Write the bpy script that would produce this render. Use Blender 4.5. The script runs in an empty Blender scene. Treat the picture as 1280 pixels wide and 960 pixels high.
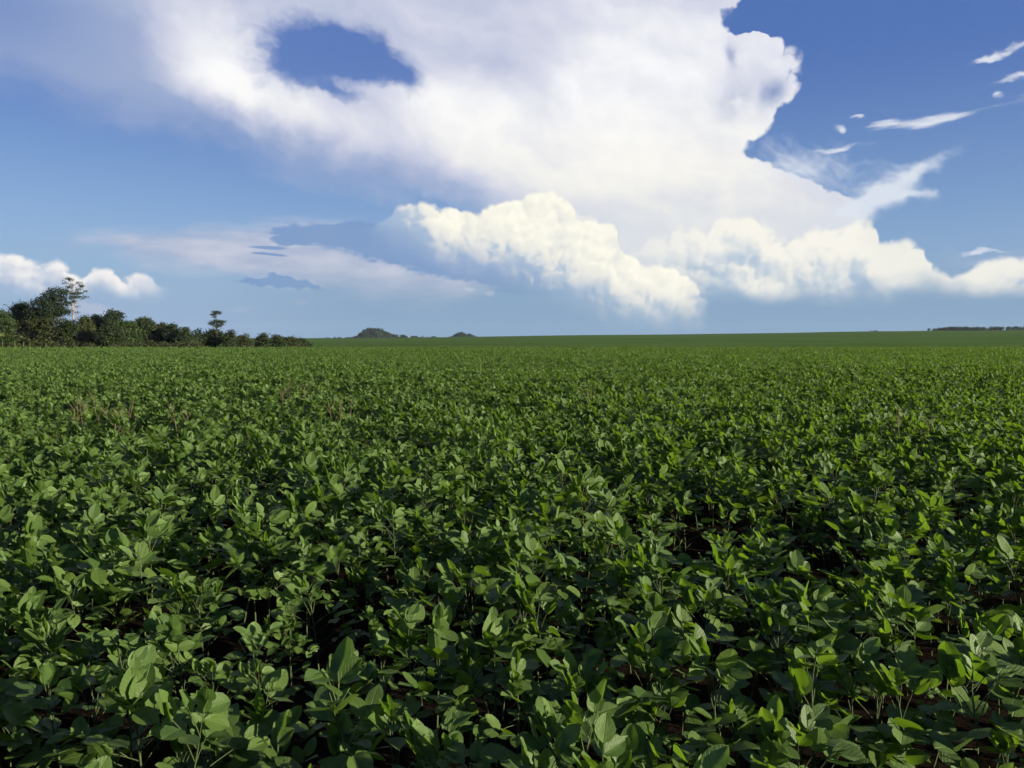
import bpy, math, random
import numpy as np
from mathutils import Matrix, Vector, Euler

R = math.radians
scene = bpy.context.scene
C = scene.collection

# ------------------------------------------------------------------ camera
EYE = 1.65
F_PX = 1005.0                      # focal length in pixels of the 1280 wide photograph
PITCH = math.atan((480 - 424) / F_PX)
cam_d = bpy.data.cameras.new('camera')
cam_d.sensor_width = 36
cam_d.lens = 36 * F_PX / 1280
cam_d.clip_start = 0.05
cam_d.clip_end = 20000
cam = bpy.data.objects.new('camera', cam_d)
C.objects.link(cam)
cam.location = (0, 0, EYE)
cam.rotation_euler = (R(90) - PITCH, 0, 0)
scene.camera = cam

# ------------------------------------------------------------------ sun, exposure
SUN_AZ, SUN_EL = 117.0, 14.0       # degrees clockwise from the viewing direction (+Y), above the horizon
sun_d = bpy.data.lights.new('sun', 'SUN')
sun_d.energy = 5.0
sun_d.angle = R(0.5)
sun_d.color = (1.0, 0.90, 0.74)
sun = bpy.data.objects.new('sun', sun_d)
C.objects.link(sun)
sdir = Vector((math.sin(R(SUN_AZ)) * math.cos(R(SUN_EL)), math.cos(R(SUN_AZ)) * math.cos(R(SUN_EL)), math.sin(R(SUN_EL))))
sun.rotation_euler = sdir.to_track_quat('Z', 'Y').to_euler()
sun.location = sdir * 60
vs = scene.view_settings
vs.view_transform = 'Standard'
vs.look = 'None'
vs.gamma = 1.0
EXPO = 1.15
vs.exposure = EXPO
vs.use_curve_mapping = False
scene.render.engine = 'CYCLES'
scene.cycles.use_denoising = True
scene.cycles.max_bounces = 5
scene.cycles.use_adaptive_sampling = True
scene.cycles.adaptive_threshold = 0.02
scene.cycles.adaptive_min_samples = 8
scene.cycles.transparent_max_bounces = 8


def ray(px, py):
    a, b = (px - 640) / F_PX, (480 - py) / F_PX
    c, s = math.cos(PITCH), math.sin(PITCH)
    return Vector((a, c + b * s, -s + b * c))


def at(px, py, depth):
    """world point seen at a photograph pixel, at a given distance along +Y"""
    d = ray(px, py)
    return Vector((0, 0, EYE)) + d * (depth / d.y)


def lin(r, g, b):
    return tuple(((c / 255) / 12.92 if c / 255 <= 0.04045 else ((c / 255 + 0.055) / 1.055) ** 2.4) for c in (r, g, b))


# ------------------------------------------------------------------ node expressions
class X:
    """tiny wrapper so that node trees can be written as formulas"""
    nt = None

    def __init__(self, s): self.s = s
    def __add__(a, b): return mth('ADD', a, b)
    __radd__ = __add__
    def __sub__(a, b): return mth('SUBTRACT', a, b)
    def __rsub__(a, b): return mth('SUBTRACT', b, a)
    def __mul__(a, b): return mth('MULTIPLY', a, b)
    __rmul__ = __mul__
    def __truediv__(a, b): return mth('DIVIDE', a, b)


def plug(sock, v):
    if isinstance(v, X):
        X.nt.links.new(v.s, sock)
    elif isinstance(v, tuple) and len(v) == 3 and sock.type == 'RGBA':
        sock.default_value = (*v, 1)
    else:
        sock.default_value = v


def mth(op, a, b=None, clamp=False):
    n = X.nt.nodes.new('ShaderNodeMath'); n.operation = op; n.use_clamp = clamp
    plug(n.inputs[0], a)
    if b is not None: plug(n.inputs[1], b)
    return X(n.outputs[0])


def xmin(a, b): return mth('MINIMUM', a, b)
def xmax(a, b): return mth('MAXIMUM', a, b)
def sat(a): return mth('ADD', a, 0.0, True)


def smooth(lo, hi, x):
    n = X.nt.nodes.new('ShaderNodeMapRange'); n.interpolation_type = 'SMOOTHSTEP'
    plug(n.inputs[0], x); plug(n.inputs[1], lo); plug(n.inputs[2], hi)
    return X(n.outputs[0])


def xyz(x, y, z=0.0):
    n = X.nt.nodes.new('ShaderNodeCombineXYZ')
    plug(n.inputs[0], x); plug(n.inputs[1], y); plug(n.inputs[2], z)
    return X(n.outputs[0])


def noise(vec, scale, detail=3.0, rough=0.5, color=False, dist=0.0):
    n = X.nt.nodes.new('ShaderNodeTexNoise'); n.noise_dimensions = '3D'
    plug(n.inputs['Vector'], vec)
    n.inputs['Scale'].default_value = scale; n.inputs['Detail'].default_value = detail
    n.inputs['Roughness'].default_value = rough; n.inputs['Distortion'].default_value = dist
    return X(n.outputs['Color' if color else 'Fac'])


def billow(vec, scale, detail=2.0, rough=0.5):
    n = X.nt.nodes.new('ShaderNodeTexVoronoi'); n.feature = 'F1'; n.voronoi_dimensions = '2D'
    n.normalize = True
    plug(n.inputs['Vector'], vec)
    n.inputs['Scale'].default_value = scale; n.inputs['Detail'].default_value = detail
    n.inputs['Roughness'].default_value = rough
    d = X(n.outputs['Distance'])
    return 1.0 - d * d * 1.4


def sep(v):
    n = X.nt.nodes.new('ShaderNodeSeparateXYZ'); plug(n.inputs[0], v)
    return X(n.outputs[0]), X(n.outputs[1]), X(n.outputs[2])


def curve(x, pts):
    xs = [p[0] for p in pts]; ys = [p[1] for p in pts]
    x0, x1 = min(xs), max(xs); y0, y1 = min(ys), max(ys)
    n = X.nt.nodes.new('ShaderNodeFloatCurve')
    c = n.mapping.curves[0]
    q = sorted(((a - x0) / (x1 - x0), (b - y0) / (y1 - y0)) for a, b in pts)
    c.points[0].location = q[0]; c.points[1].location = q[-1]
    for a, b in q[1:-1]: c.points.new(a, b)
    n.mapping.extend = 'HORIZONTAL'
    n.mapping.update()
    plug(n.inputs['Value'], (x - x0) / (x1 - x0))
    return X(n.outputs[0]) * (y1 - y0) + y0


def mixc(f, a, b):
    n = X.nt.nodes.new('ShaderNodeMix'); n.data_type = 'RGBA'
    plug(n.inputs[0], f); plug(n.inputs[6], a); plug(n.inputs[7], b)
    return X(n.outputs[2])


def mulc(c, k):
    n = X.nt.nodes.new('ShaderNodeVectorMath'); n.operation = 'SCALE'
    plug(n.inputs[0], c); plug(n.inputs['Scale'], k)
    return X(n.outputs[0])


# ------------------------------------------------------------------ sky: physical sky with cloud layers by direction
world = bpy.data.worlds.new('World')
scene.world = world
world.use_nodes = True
world.cycles.sampling_method = 'NONE'
wt = world.node_tree
wt.nodes.clear()
X.nt = wt
SKY = 0.050
sky = wt.nodes.new('ShaderNodeTexSky')
sky.sky_type = 'NISHITA'
sky.sun_disc = False
sky.sun_elevation = R(SUN_EL)
sky.sun_rotation = R(SUN_AZ)
sky.altitude = 0
sky.air_density = 1.0
sky.dust_density = 0.6
sky.ozone_density = 2.2
hs = wt.nodes.new('ShaderNodeHueSaturation')   # a phone camera's saturated blue
hs.inputs['Saturation'].default_value = 1.12
hs.inputs['Value'].default_value = 1.22
hs.inputs['Hue'].default_value = 0.522
wt.links.new(sky.outputs[0], hs.inputs['Color'])
skyc = X(hs.outputs[0])

tc = wt.nodes.new('ShaderNodeTexCoord')
dx, dy, dz = sep(X(tc.outputs['Generated']))
hyp = mth('SQRT', dx * dx + dy * dy)
U = mth('ARCTAN2', dx, dy) * 10.0          # compass direction, 1 unit = 0.1 rad
V = mth('ARCTAN2', dz, hyp) * 10.0         # height above the horizon


def P(px, py):
    d = ray(px, py)
    return math.atan2(d.x, d.y) * 10, math.atan2(d.z, math.hypot(d.x, d.y)) * 10


def PU(px, py=250): return P(px, py)[0]


def blob(px, py, rx, ry, rot=0.0, vec=None):
    """soft elliptical patch of sky: 1 in the middle, falling off like a bell curve"""
    cu, cv = P(px, py)
    n = wt.nodes.new('ShaderNodeMapping'); n.vector_type = 'TEXTURE'
    plug(n.inputs[0], vec or UV)
    n.inputs['Location'].default_value = (cu, cv, 0)
    n.inputs['Rotation'].default_value = (0, 0, R(rot))
    n.inputs['Scale'].default_value = (rx / 100, ry / 100, 1)
    d = wt.nodes.new('ShaderNodeVectorMath'); d.operation = 'DOT_PRODUCT'
    wt.links.new(n.outputs[0], d.inputs[0]); wt.links.new(n.outputs[0], d.inputs[1])
    return mth('POWER', 0.3679, X(d.outputs['Value']))


UV = xyz(U, V, 0.0)
wx, wy, wz = sep(noise(xyz(U, V, 3.1), 0.9, 2, 0.55, color=True))
fx, fy, fz = sep(noise(xyz(U, V, 7.7), 4.5, 2, 0.6, color=True))
Uw = U + (wx - 0.5) * 0.75 + (fx - 0.5) * 0.22
Vw = V + (wy - 0.5) * 0.55 + (fy - 0.5) * 0.18
Uf = U + (wx - 0.5) * 0.25 + (fx - 0.5) * 0.16
Vf = V + (wy - 0.5) * 0.25 + (fy - 0.5) * 0.16
UVw, UVf = xyz(Uw, Vw), xyz(Uf, Vf)
# streaks running from the upper left to the lower right
sr = math.cos(R(-17)), math.sin(R(-17))
Us = Uw * sr[0] + Vw * sr[1]
Vs = Vw * sr[0] - Uw * sr[1]
streak = noise(xyz(Us * 0.35, Vs * 1.0, 1.3), 1.1, 3, 0.55)
streak_f = noise(xyz(Us * 0.5, Vs * 1.2, 9.3), 3.4, 4, 0.6)
puff = billow(xyz(Uf, Vf), 1.9, 3.0, 0.55)
LX, LY = 0.11, 0.10                          # the sun stands to the right and behind: lumps are lit from there
puff_l = billow(xyz(Uf + LX, Vf + LY), 1.9, 3.0, 0.55)
soft_n = noise(xyz(U, V, 5.5), 1.5, 2, 0.5)
puff_s = billow(xyz(Uf, Vf), 3.4, 2.0, 0.5)
puff_t = billow(xyz(Uf + 0.06, Vf + 0.06), 3.4, 2.0, 0.5)
lump = sat((puff - puff_l) * 0.8 + (puff_s - puff_t) * 1.0 + 0.5)      # 0 shaded side, 1 lit side


def bnd(pts): return [P(*p) for p in pts]


def bndx(pts): return [(P(*p)[1], P(*p)[0]) for p in pts]


def over(base, col, a): return mixc(a, base, mulc(col, 1 / SKY / 2 ** EXPO))


WHITE, CREAM = lin(252, 252, 253), lin(253, 250, 238)
LAV, GREYB = lin(205, 209, 228), lin(156, 173, 208)

col = skyc
# pale veil near the horizon
col = over(col, mixc(smooth(3.4, 0.9, V), lin(80, 116, 186), lin(126, 162, 209)), smooth(9.0, 4.0, V) * 0.72)
veil = smooth(1.7, -0.1, V + (soft_n - 0.5) * 0.5)
col = over(col, lin(146, 173, 206), veil * 0.85)

# 1. big anvil and tower: soft lower left edge, hard cauliflower right edge
lowb = curve(Uw, bnd([(-420, -20), (-150, 62), (0, 102), (100, 130), (200, 162), (300, 196), (420, 226), (520, 246), (600, 268), (660, 300), (720, 335), (800, 350), (1000, 352), (1300, 350)]))
rgtb = curve(Vf, bndx([(960, -200), (915, -30), (905, 0), (884, 14), (880, 34), (888, 44), (930, 48), (968, 58), (984, 85), (978, 118), (960, 140), (935, 165), (914, 184), (936, 204), (980, 222), (1030, 240), (1058, 256), (1064, 272), (1070, 290), (1100, 330), (1150, 360), (1200, 420)]))
sd_low = Vw - lowb
sd_rgt = rgtb - Uf
a_low = smooth(-0.22, 0.48, sd_low + (streak_f - 0.5) * 0.40)
hard = smooth(0.9, 1.6, V)                    # the tower is crisp, its foot is hazy
a_rgt = smooth(-0.06, 0.05 + (1.0 - hard) * 0.35, sd_rgt + (puff - 0.62) * 0.30 + (puff_s - 0.6) * 0.34)
hole = smooth(0.22, 0.72, blob(414, 64, 92, 38, -8, vec=UVw) + blob(372, 82, 56, 22, 18, vec=UVw) * 0.45 + blob(470, 94, 50, 16, -12, vec=UVw) * 0.5 + blob(425, 120, 40, 7, -14, vec=UVw) * 0.42 + (streak_f - 0.5) * 0.75)
edge_l = smooth(-10.5, -7.4, U + (streak - 0.5) * 2.0)
up = smooth(9.0, 6.0, V + (streak - 0.5) * 2.0)
dent = blob(916, 70, 6, 13, 20, vec=UVf) * 0.55 + blob(966, 120, 11, 18, -35, vec=UVf) * 0.75 + blob(918, 130, 24, 20, 30, vec=UVf) * sat((puff_s - 0.45) * 2.0) * 0.45
a_main = a_low * a_rgt * (1.0 - hole * 0.96) * edge_l * up * (1.0 - dent) * (1.0 - 0.55 * blob(-10, 0, 90, 60))
lit = 0.30 + (streak - 0.5) * 0.95 + (streak_f - 0.5) * 0.22 + (lump - 0.5) * 0.12 + (soft_n - 0.5) * 0.35
lit = lit + blob(880, 190, 230, 170) * 0.42 + blob(262, 70, 46, 80, 28, vec=UVw) * 0.50 + blob(345, 126, 110, 26, -12, vec=UVw) * 0.50
lit = lit + blob(560, 140, 40, 70, 35, vec=UVw) * 0.32 + blob(760, 40, 90, 110) * 0.14 + blob(690, 190, 200, 50, -14) * 0.18
lit = lit - smooth(0.9, 0.0, sd_low) * smooth(1.6, -1.0, U) * 0.42 - blob(60, 80, 190, 70, -14) * 0.34 - blob(110, 30, 90, 50) * 0.10 + blob(120, 62, 40, 14, -20, vec=UVw) * 0.12 - blob(165, 60, 70, 110, 20) * 0.24
lit = lit - blob(620, 30, 100, 60) * 0.14 - blob(690, 275, 160, 34) * 0.16 - blob(800, 115, 60, 50, 30, vec=UVw) * 0.10
c_main = mixc(smooth(-0.15, 0.42, lit), GREYB, LAV)
warm = smooth(3.2, 1.4, V)
c_main = mixc(smooth(0.28, 0.95, lit), c_main, mixc(warm, WHITE, CREAM))
# paler, greyer foot of the tower
foot = smooth(2.1, 0.9, V + (soft_n - 0.5) * 0.6)
c_main = mixc(foot * 0.8, c_main, lin(222, 227, 231))
col = over(col, c_main, a_main)

# 2. thin wisps on the right of the tower
wn = noise(xyz(Us * 0.55 + 4.0, Vs * 1.3, 2.2), 3.2, 4, 0.65)
w_a = blob(1000, 205, 75, 32, -8, vec=UVw) * 0.85 + blob(1118, 226, 62, 10, 26, vec=UVw) * 0.85 + blob(1122, 249, 36, 9, 4, vec=UVw) * 0.8 + blob(1075, 262, 40, 20, 24, vec=UVw) * 0.75
col = over(col, lin(222, 229, 240), smooth(0.22, 1.25, w_a + (wn - 0.5) * 1.5) * 0.92)
thin = noise(xyz(U * 0.6, V * 2.4, 12.0), 5.5, 4, 0.7)
w_b = blob(1164, 151, 30, 6, 7) * 1.05 + blob(1208, 142, 34, 2.4, 9) * 0.6 + blob(1106, 155, 24, 4.5, 3) + blob(1050, 183, 32, 3.5, 2, vec=UVf) + blob(1270, 56, 28, 4.5, 12, vec=UVf) + blob(1238, 70, 11, 4, 0, vec=UVf)
w_b = w_b + blob(1285, 90, 30, 4.5, 8, vec=UVf) + blob(1226, 316, 26, 3, 0, vec=UVf) + blob(1053, 158, 7, 4, 0, vec=UVf) + blob(1246, 118, 7, 4, 0, vec=UVf) + blob(1075, 141, 8, 2, 0, vec=UVf) + blob(1360, 110, 50, 8, 6, vec=UVf)
col = over(col, lin(226, 231, 240), smooth(0.15, 1.35, w_b * 1.05 + (thin - 0.5) * 2.2) * sat(w_b * 2.0) * 0.9)

# scattered thin cloud over the rest of the sky
far_n = noise(xyz(dx * 1.0, dy * 1.0, dz * 2.6), 2.6, 4, 0.6)
away = 1.0 - smooth(0.55, 0.75, dy)
col = over(col, lin(225, 228, 236), smooth(0.56, 0.74, far_n) * away * smooth(0.0, 1.2, V) * 0.7)

# 3. grey pink sheet low on the left
t_c = curve(U, bnd([(20, 318), (90, 297), (180, 290), (300, 284), (420, 280), (520, 284), (600, 300), (700, 340)]))
b_c = curve(U, bnd([(20, 318), (90, 308), (200, 328), (320, 346), (420, 362), (520, 382), (580, 372), (700, 342)]))
shn = (noise(xyz(U * 0.5, V * 2.0, 4.0), 2.2, 3, 0.6) - 0.5)
sheet = smooth(-0.10, 0.16, t_c - V + shn * 0.3) * smooth(-0.14, 0.14, V - b_c + shn * 0.34)
col = over(col, mixc(smooth(-0.2, 0.25, shn), lin(172, 183, 208), lin(204, 207, 221)), sheet * 0.88 * smooth(-5.9, -4.4, U + shn))

# 4. low banks: small row on the left
lt = curve(Uf, bnd([(-220, 322), (-120, 338), (-40, 334), (10, 329), (40, 334), (62, 341), (76, 338), (90, 350), (104, 356), (116, 347), (132, 344), (150, 350), (166, 356), (180, 353), (200, 362), (225, 372), (270, 395)]))
sdl = lt - V + (puff_s - 0.62) * 0.36
a_l = smooth(-0.02, 0.06, sdl) * smooth(0.34, 0.62, V + (soft_n - 0.5) * 0.3) * smooth(-3.95, -4.4, U)
c_l = mixc(sat(smooth(0.40, -0.02, sdl + (0.5 - lump) * 0.5)), lin(162, 182, 212), lin(250, 246, 242))
col = over(col, c_l, a_l * 0.95)
col = over(col, lin(190, 193, 212), smooth(0.35, 0.9, blob(112, 386, 40, 10, -10, vec=UVf) + blob(375, 380, 14, 6, 0, vec=UVf) * 0.8 + blob(300, 388, 26, 7, 0, vec=UVf) * 0.7 + shn * 0.6) * 0.5)

# 5. blue shaded bank and scraps behind the front cumulus
scrap = blob(420, 294, 62, 7, -3, vec=UVf) * 1.0 + blob(480, 305, 90, 15, -4, vec=UVf) * 1.1 + blob(362, 302, 18, 4, 0, vec=UVf) + blob(332, 309.5, 22, 2.2, -2) * 0.7 + blob(338, 318, 24, 2.0, -4) * 0.65
scrap = scrap + blob(328, 357, 34, 4, -3, vec=UVf) * 0.9 + blob(372, 358, 26, 4, -8, vec=UVf) * 0.75 + blob(345, 350, 14, 4, -12, vec=UVf) * 0.65 + blob(610, 332, 150, 24, -12, vec=UVf) * 1.2
col = over(col, lin(122, 154, 199), smooth(0.30, 0.66, scrap + ((puff_s - 0.6) * 0.6 + (thin - 0.5) * 1.1) * sat(scrap * 2.5)) * 0.90)
col = over(col, lin(222, 226, 232), smooth(0.35, 0.9, blob(586, 366, 9, 4, 0, vec=UVf) + blob(612, 367, 9, 3, 8, vec=UVf) + blob(530, 377, 10, 6, 0, vec=UVf) * 0.7 + blob(663, 352, 4, 4, 0, vec=UVf) + blob(690, 358, 10, 4, 0, vec=UVf) * .7 + (thin - 0.5) * 0.8) * 0.6)
# rain grey under the banks
rain = smooth(1.0, 0.35, V + (soft_n - 0.5) * 0.45) * smooth(-4.2, -1.4, U)
col = over(col, lin(132, 163, 192), rain * 0.8)

# 6. right bank of cumulus
rt = curve(Uf, bnd([(700, 345), (780, 322), (830, 300), (865, 292), (884, 300), (900, 280), (930, 276), (955, 284), (985, 306), (1010, 300), (1028, 292), (1052, 292), (1076, 284), (1092, 292), (1100, 308), (1122, 308), (1148, 316), (1160, 334), (1172, 344), (1200, 350), (1222, 340), (1250, 331), (1300, 332), (1400, 345), (1600, 380)]))
sdr = rt - V + (puff_s - 0.62) * 0.30
a_r = smooth(-0.03, 0.07, sdr) * smooth(0.30, 0.75, V + (soft_n - 0.5) * 0.7) * smooth(0.4, 3.0, U)
l_r = 0.90 - smooth(0.0, 0.7, sdr) * 0.62 + (lump - 0.5) * 1.5 + (soft_n - 0.5) * 0.8 + blob(1128, 332, 40, 20, -20) * 0.45 + blob(975, 362, 70, 12, -5) * 0.35 + blob(1060, 312, 40, 18) * 0.25 + blob(930, 295, 50, 16) * 0.2
c_r = mixc(smooth(0.0, 0.95, l_r), lin(178, 197, 216), lin(253, 249, 236))
col = over(col, c_r, a_r * 0.84)

# 7. front cumulus
ft = curve(Uf, bnd([(440, 300), (486, 278), (500, 268), (530, 264), (552, 270), (575, 270), (598, 274), (620, 263), (646, 256), (672, 250), (700, 251), (714, 264), (722, 278), (742, 284), (764, 296), (772, 318), (800, 334), (832, 344), (856, 356), (872, 368), (880, 382)]))
fb = curve(Uf, bnd([(440, 300), (500, 284), (540, 300), (600, 318), (640, 330), (700, 352), (750, 366), (800, 378), (840, 381), (880, 382)]))
sdt = ft - V + (puff_s - 0.62) * 0.34
sdb0 = V - fb
sdb = sdb0 + (puff_s - 0.6) * 0.25
a_f = smooth(-0.02, 0.05, sdt) * smooth(-0.42, 0.30, sdb0 + (soft_n - 0.5) * 0.4) * smooth(-1.75, -1.35, U + (puff - 0.6) * 0.3) * smooth(2.42, 2.22, U)
l_f = 0.80 - smooth(0.05, 0.9, sdt) * 0.22 + (lump - 0.5) * 1.2 - smooth(0.55, -0.1, sdb) * 0.40 + (soft_n - 0.5) * 0.4 - smooth(-0.7, -1.5, U) * 0.5
c_f = mixc(smooth(0.05, 0.55, l_f), lin(176, 195, 216), lin(236, 235, 228))
c_f = mixc(smooth(0.45, 1.0, l_f), c_f, lin(255, 252, 236))
col = over(col, c_f, a_f)

bg = wt.nodes.new('ShaderNodeBackground')
bg.inputs['Strength'].default_value = SKY
wt.links.new(col.s, bg.inputs['Color'])
wo = wt.nodes.new('ShaderNodeOutputWorld')
wt.links.new(bg.outputs[0], wo.inputs['Surface'])
# ==== SKY END
rng = np.random.default_rng(11)
random.seed(5)


# ------------------------------------------------------------------ small helpers
def tag(o, label=None, cat=None, group=None, kind=None):
    if label: o['label'] = label
    if cat: o['category'] = cat
    if group: o['group'] = group
    if kind: o['kind'] = kind
    return o


def empty(name, loc=(0, 0, 0), rz=0.0):
    o = bpy.data.objects.new(name, None)
    o.empty_display_size = 0.1
    C.objects.link(o)
    o.location = loc
    o.rotation_euler = (0, 0, rz)
    return o


def mesh(name, verts, faces, mat=None, smooth_shade=True, tint=None, uv=None):
    """verts (n,3) array, faces (m,k) array of one face size"""
    me = bpy.data.meshes.new(name)
    verts = np.asarray(verts, dtype=np.float32); faces = np.asarray(faces, dtype=np.int32)
    k = faces.shape[1]
    me.vertices.add(len(verts)); me.vertices.foreach_set('co', verts.ravel())
    me.loops.add(faces.size); me.loops.foreach_set('vertex_index', faces.ravel())
    me.polygons.add(len(faces))
    me.polygons.foreach_set('loop_start', np.arange(0, faces.size, k, dtype=np.int32))
    me.polygons.foreach_set('use_smooth', np.full(len(faces), smooth_shade))
    if uv is not None:
        l = me.uv_layers.new(name='UVMap')
        l.data.foreach_set('uv', np.asarray(uv, dtype=np.float32)[faces.ravel()].ravel())
    if tint is not None:
        a = me.attributes.new('tint', 'FLOAT', 'POINT')
        a.data.foreach_set('value', np.asarray(tint, dtype=np.float32))
    me.update(calc_edges=True)
    me.validate()
    if mat: me.materials.append(mat)
    return me


def obj(name, me, parent=None):
    o = bpy.data.objects.new(name, me)
    C.objects.link(o)
    if parent is not None: o.parent = parent
    return o


def join(parts):
    """[(verts, faces)] -> one pair"""
    vs_, fs_, n = [], [], 0
    for v, f in parts:
        vs_.append(v); fs_.append(np.asarray(f) + n); n += len(v)
    return np.concatenate(vs_), np.concatenate(fs_)


def tube(path, radii, n=6):
    """tapered tube along a polyline, quads"""
    path = [Vector(p) for p in path]
    vv, ff = [], []
    for i, p in enumerate(path):
        t = (path[min(i + 1, len(path) - 1)] - path[max(i - 1, 0)]).normalized()
        a = t.orthogonal().normalized() if i == 0 else (a - t * a.dot(t)).normalized()
        b = t.cross(a)
        for j in range(n):
            w = 2 * math.pi * j / n
            vv.append(p + (a * math.cos(w) + b * math.sin(w)) * radii[i])
    for i in range(len(path) - 1):
        for j in range(n):
            k = (j + 1) % n
            ff.append((i * n + j, i * n + k, (i + 1) * n + k, (i + 1) * n + j))
    return np.array([tuple(v) for v in vv]), np.array(ff)


# ------------------------------------------------------------------ materials
def new_mat(name):
    m = bpy.data.materials.new(name); m.use_nodes = True
    m.node_tree.nodes.clear(); X.nt = m.node_tree
    return m


def attr(name):
    n = X.nt.nodes.new('ShaderNodeAttribute'); n.attribute_name = name
    return X(n.outputs['Fac'])


def objrand():
    n = X.nt.nodes.new('ShaderNodeObjectInfo')
    return X(n.outputs['Random'])


def principled(color, rough=0.6, spec=0.3, normal=None):
    n = X.nt.nodes.new('ShaderNodeBsdfPrincipled')
    plug(n.inputs['Base Color'], color); plug(n.inputs['Roughness'], rough)
    n.inputs['Specular IOR Level'].default_value = spec
    if normal: plug(n.inputs['Normal'], normal)
    return X(n.outputs[0])


def bump(h, strength, dist):
    n = X.nt.nodes.new('ShaderNodeBump'); n.inputs['Strength'].default_value = strength
    n.inputs['Distance'].default_value = dist; plug(n.inputs['Height'], h)
    return X(n.outputs[0])


def translucent(color):
    n = X.nt.nodes.new('ShaderNodeBsdfTranslucent'); plug(n.inputs['Color'], color)
    return X(n.outputs[0])


def mixs(f, a, b):
    n = X.nt.nodes.new('ShaderNodeMixShader'); plug(n.inputs[0], f); plug(n.inputs[1], a); plug(n.inputs[2], b)
    return X(n.outputs[0])


def out(s):
    n = X.nt.nodes.new('ShaderNodeOutputMaterial'); plug(n.inputs['Surface'], s)


def texco(which):
    n = X.nt.nodes.new('ShaderNodeTexCoord')
    return X(n.outputs[which])


def position():
    n = X.nt.nodes.new('ShaderNodeNewGeometry')
    return X(n.outputs['Position'])


def soy_leaf_mat():
    m = new_mat('soybean_leaf')
    u, v, _ = sep(texco('UV'))
    au = mth('ABSOLUTE', u - 0.5)
    r = mth('FRACT', attr('tint') * 7.13 + objrand() * 3.7)
    r2 = mth('FRACT', r * 5.71 + 0.37)
    base = mixc(r, (0.043, 0.084, 0.014), (0.080, 0.132, 0.024))
    base = mixc(smooth(0.80, 1.0, r2) * 0.8, base, (0.112, 0.178, 0.048))
    # side veins sweep forward from the midrib
    vein = mth('ABSOLUTE', mth('FRACT', (v - au * 0.75) * 6.5) - 0.5)
    vein = smooth(0.11, 0.0, vein) * smooth(0.0, 0.06, v)
    mid = smooth(0.035, 0.008, au)
    vv = xmax(vein * 0.5, mid)
    blotch = noise(texco('UV'), 5.0, 3, 0.6)
    base = mulc(base, 0.80 + blotch * 0.4)
    base = mixc(vv * 0.42, base, (0.13, 0.20, 0.060))
    nrm = bump(vv * -0.8 + blotch * 0.6, 0.55, 0.006)
    surf = principled(base, 0.48 + blotch * 0.12, 0.34, nrm)
    tl = translucent(mulc(mixc(r, (0.17, 0.33, 0.014), (0.25, 0.41, 0.022)), 1.0 - vv * 0.3))
    out(mixs(0.30, surf, tl))
    return m


def leaf_mat(name, dark, light, trans, tfac=0.3, rough=0.6):
    m = new_mat(name)
    t = attr('tint')
    base = mixc(t, dark, light)
    out(mixs(tfac, principled(base, rough, 0.25), translucent(trans)))
    return m


def bark_mat(name, a, b):
    m = new_mat(name)
    n1 = noise(texco('Object'), 3.0, 5, 0.65)
    out(principled(mixc(n1, a, b), 0.85, 0.15, bump(n1, 0.6, 0.05)))
    return m


def plain(name, a, b, scale, rough=0.7):
    m = new_mat(name)
    out(principled(mixc(noise(texco('Object'), scale, 4, 0.6), a, b), rough, 0.25))
    return m


def ground_mat():
    m = new_mat('field_ground')
    p = position()
    x, y, z = sep(p)
    soil_n = noise(p, 9.0, 6, 0.65)
    soil = mixc(soil_n, (0.007, 0.005, 0.004), (0.020, 0.0135, 0.010))
    # beyond the crest the closed crop is too far away to tell its plants apart
    band = noise(xyz(x * 0.0035, y * 0.014, 0.0), 1.0, 4, 0.55)
    fine = noise(xyz(x * 0.30, y * 0.10, 0.0), 1.0, 5, 0.7)
    crop = mixc(smooth(0.32, 0.68, band), (0.050, 0.094, 0.020), (0.068, 0.118, 0.026))
    crop = mulc(crop, 0.70 + fine * 0.6)
    far = smooth(95.0, 101.0, y)
    out(principled(mixc(far, soil, crop), 0.95, 0.0, bump(soil_n, 0.7, 0.03)))
    return m


M_SOY = soy_leaf_mat()
M_STEM = plain('soybean_stem', (0.035, 0.06, 0.015), (0.065, 0.08, 0.026), 30)
M_GROUND = ground_mat()
M_DRY = plain('dry_stalk', (0.0750, 0.0562, 0.0300), (0.1500, 0.1162, 0.0675), 20)
M_TRUNK = bark_mat('bark', (0.0450, 0.0338, 0.0225), (0.1200, 0.0900, 0.0675))
M_PALE = bark_mat('pale_bark', (0.1950, 0.1650, 0.1350), (0.3450, 0.3075, 0.2550))
M_T1 = leaf_mat('dark_tree_leaf', (0.0120, 0.0225, 0.0060), (0.0338, 0.0510, 0.0135), (0.0375, 0.0675, 0.0090), 0.22)
M_T2 = leaf_mat('olive_tree_leaf', (0.0195, 0.0285, 0.0075), (0.0525, 0.0645, 0.0180), (0.0600, 0.0750, 0.0150), 0.22)
M_T3 = leaf_mat('fresh_tree_leaf', (0.0165, 0.0330, 0.0075), (0.0450, 0.0750, 0.0165), (0.0525, 0.0975, 0.0112), 0.22)
M_T4 = leaf_mat('bluish_dark_leaf', (0.0090, 0.0195, 0.0075), (0.0225, 0.0413, 0.0150), (0.0225, 0.0450, 0.0090), 0.18)
M_BAN = leaf_mat('pale_broad_leaf', (0.0750, 0.0975, 0.0263), (0.1425, 0.1500, 0.0525), (0.1200, 0.1500, 0.0225), 0.3)

# ------------------------------------------------------------------ terrain
_hx = np.array([(p - 640) / F_PX for p in (-600, 0, 400, 640, 900, 1280, 1700)])
_hp = np.array([0.0, 0.5, 1.2, 3.8, 7.2, 12.0, 14.0])


def sstep(a, b, x):
    t = np.clip((x - a) / (b - a), 0, 1)
    return t * t * (3 - 2 * t)


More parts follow.
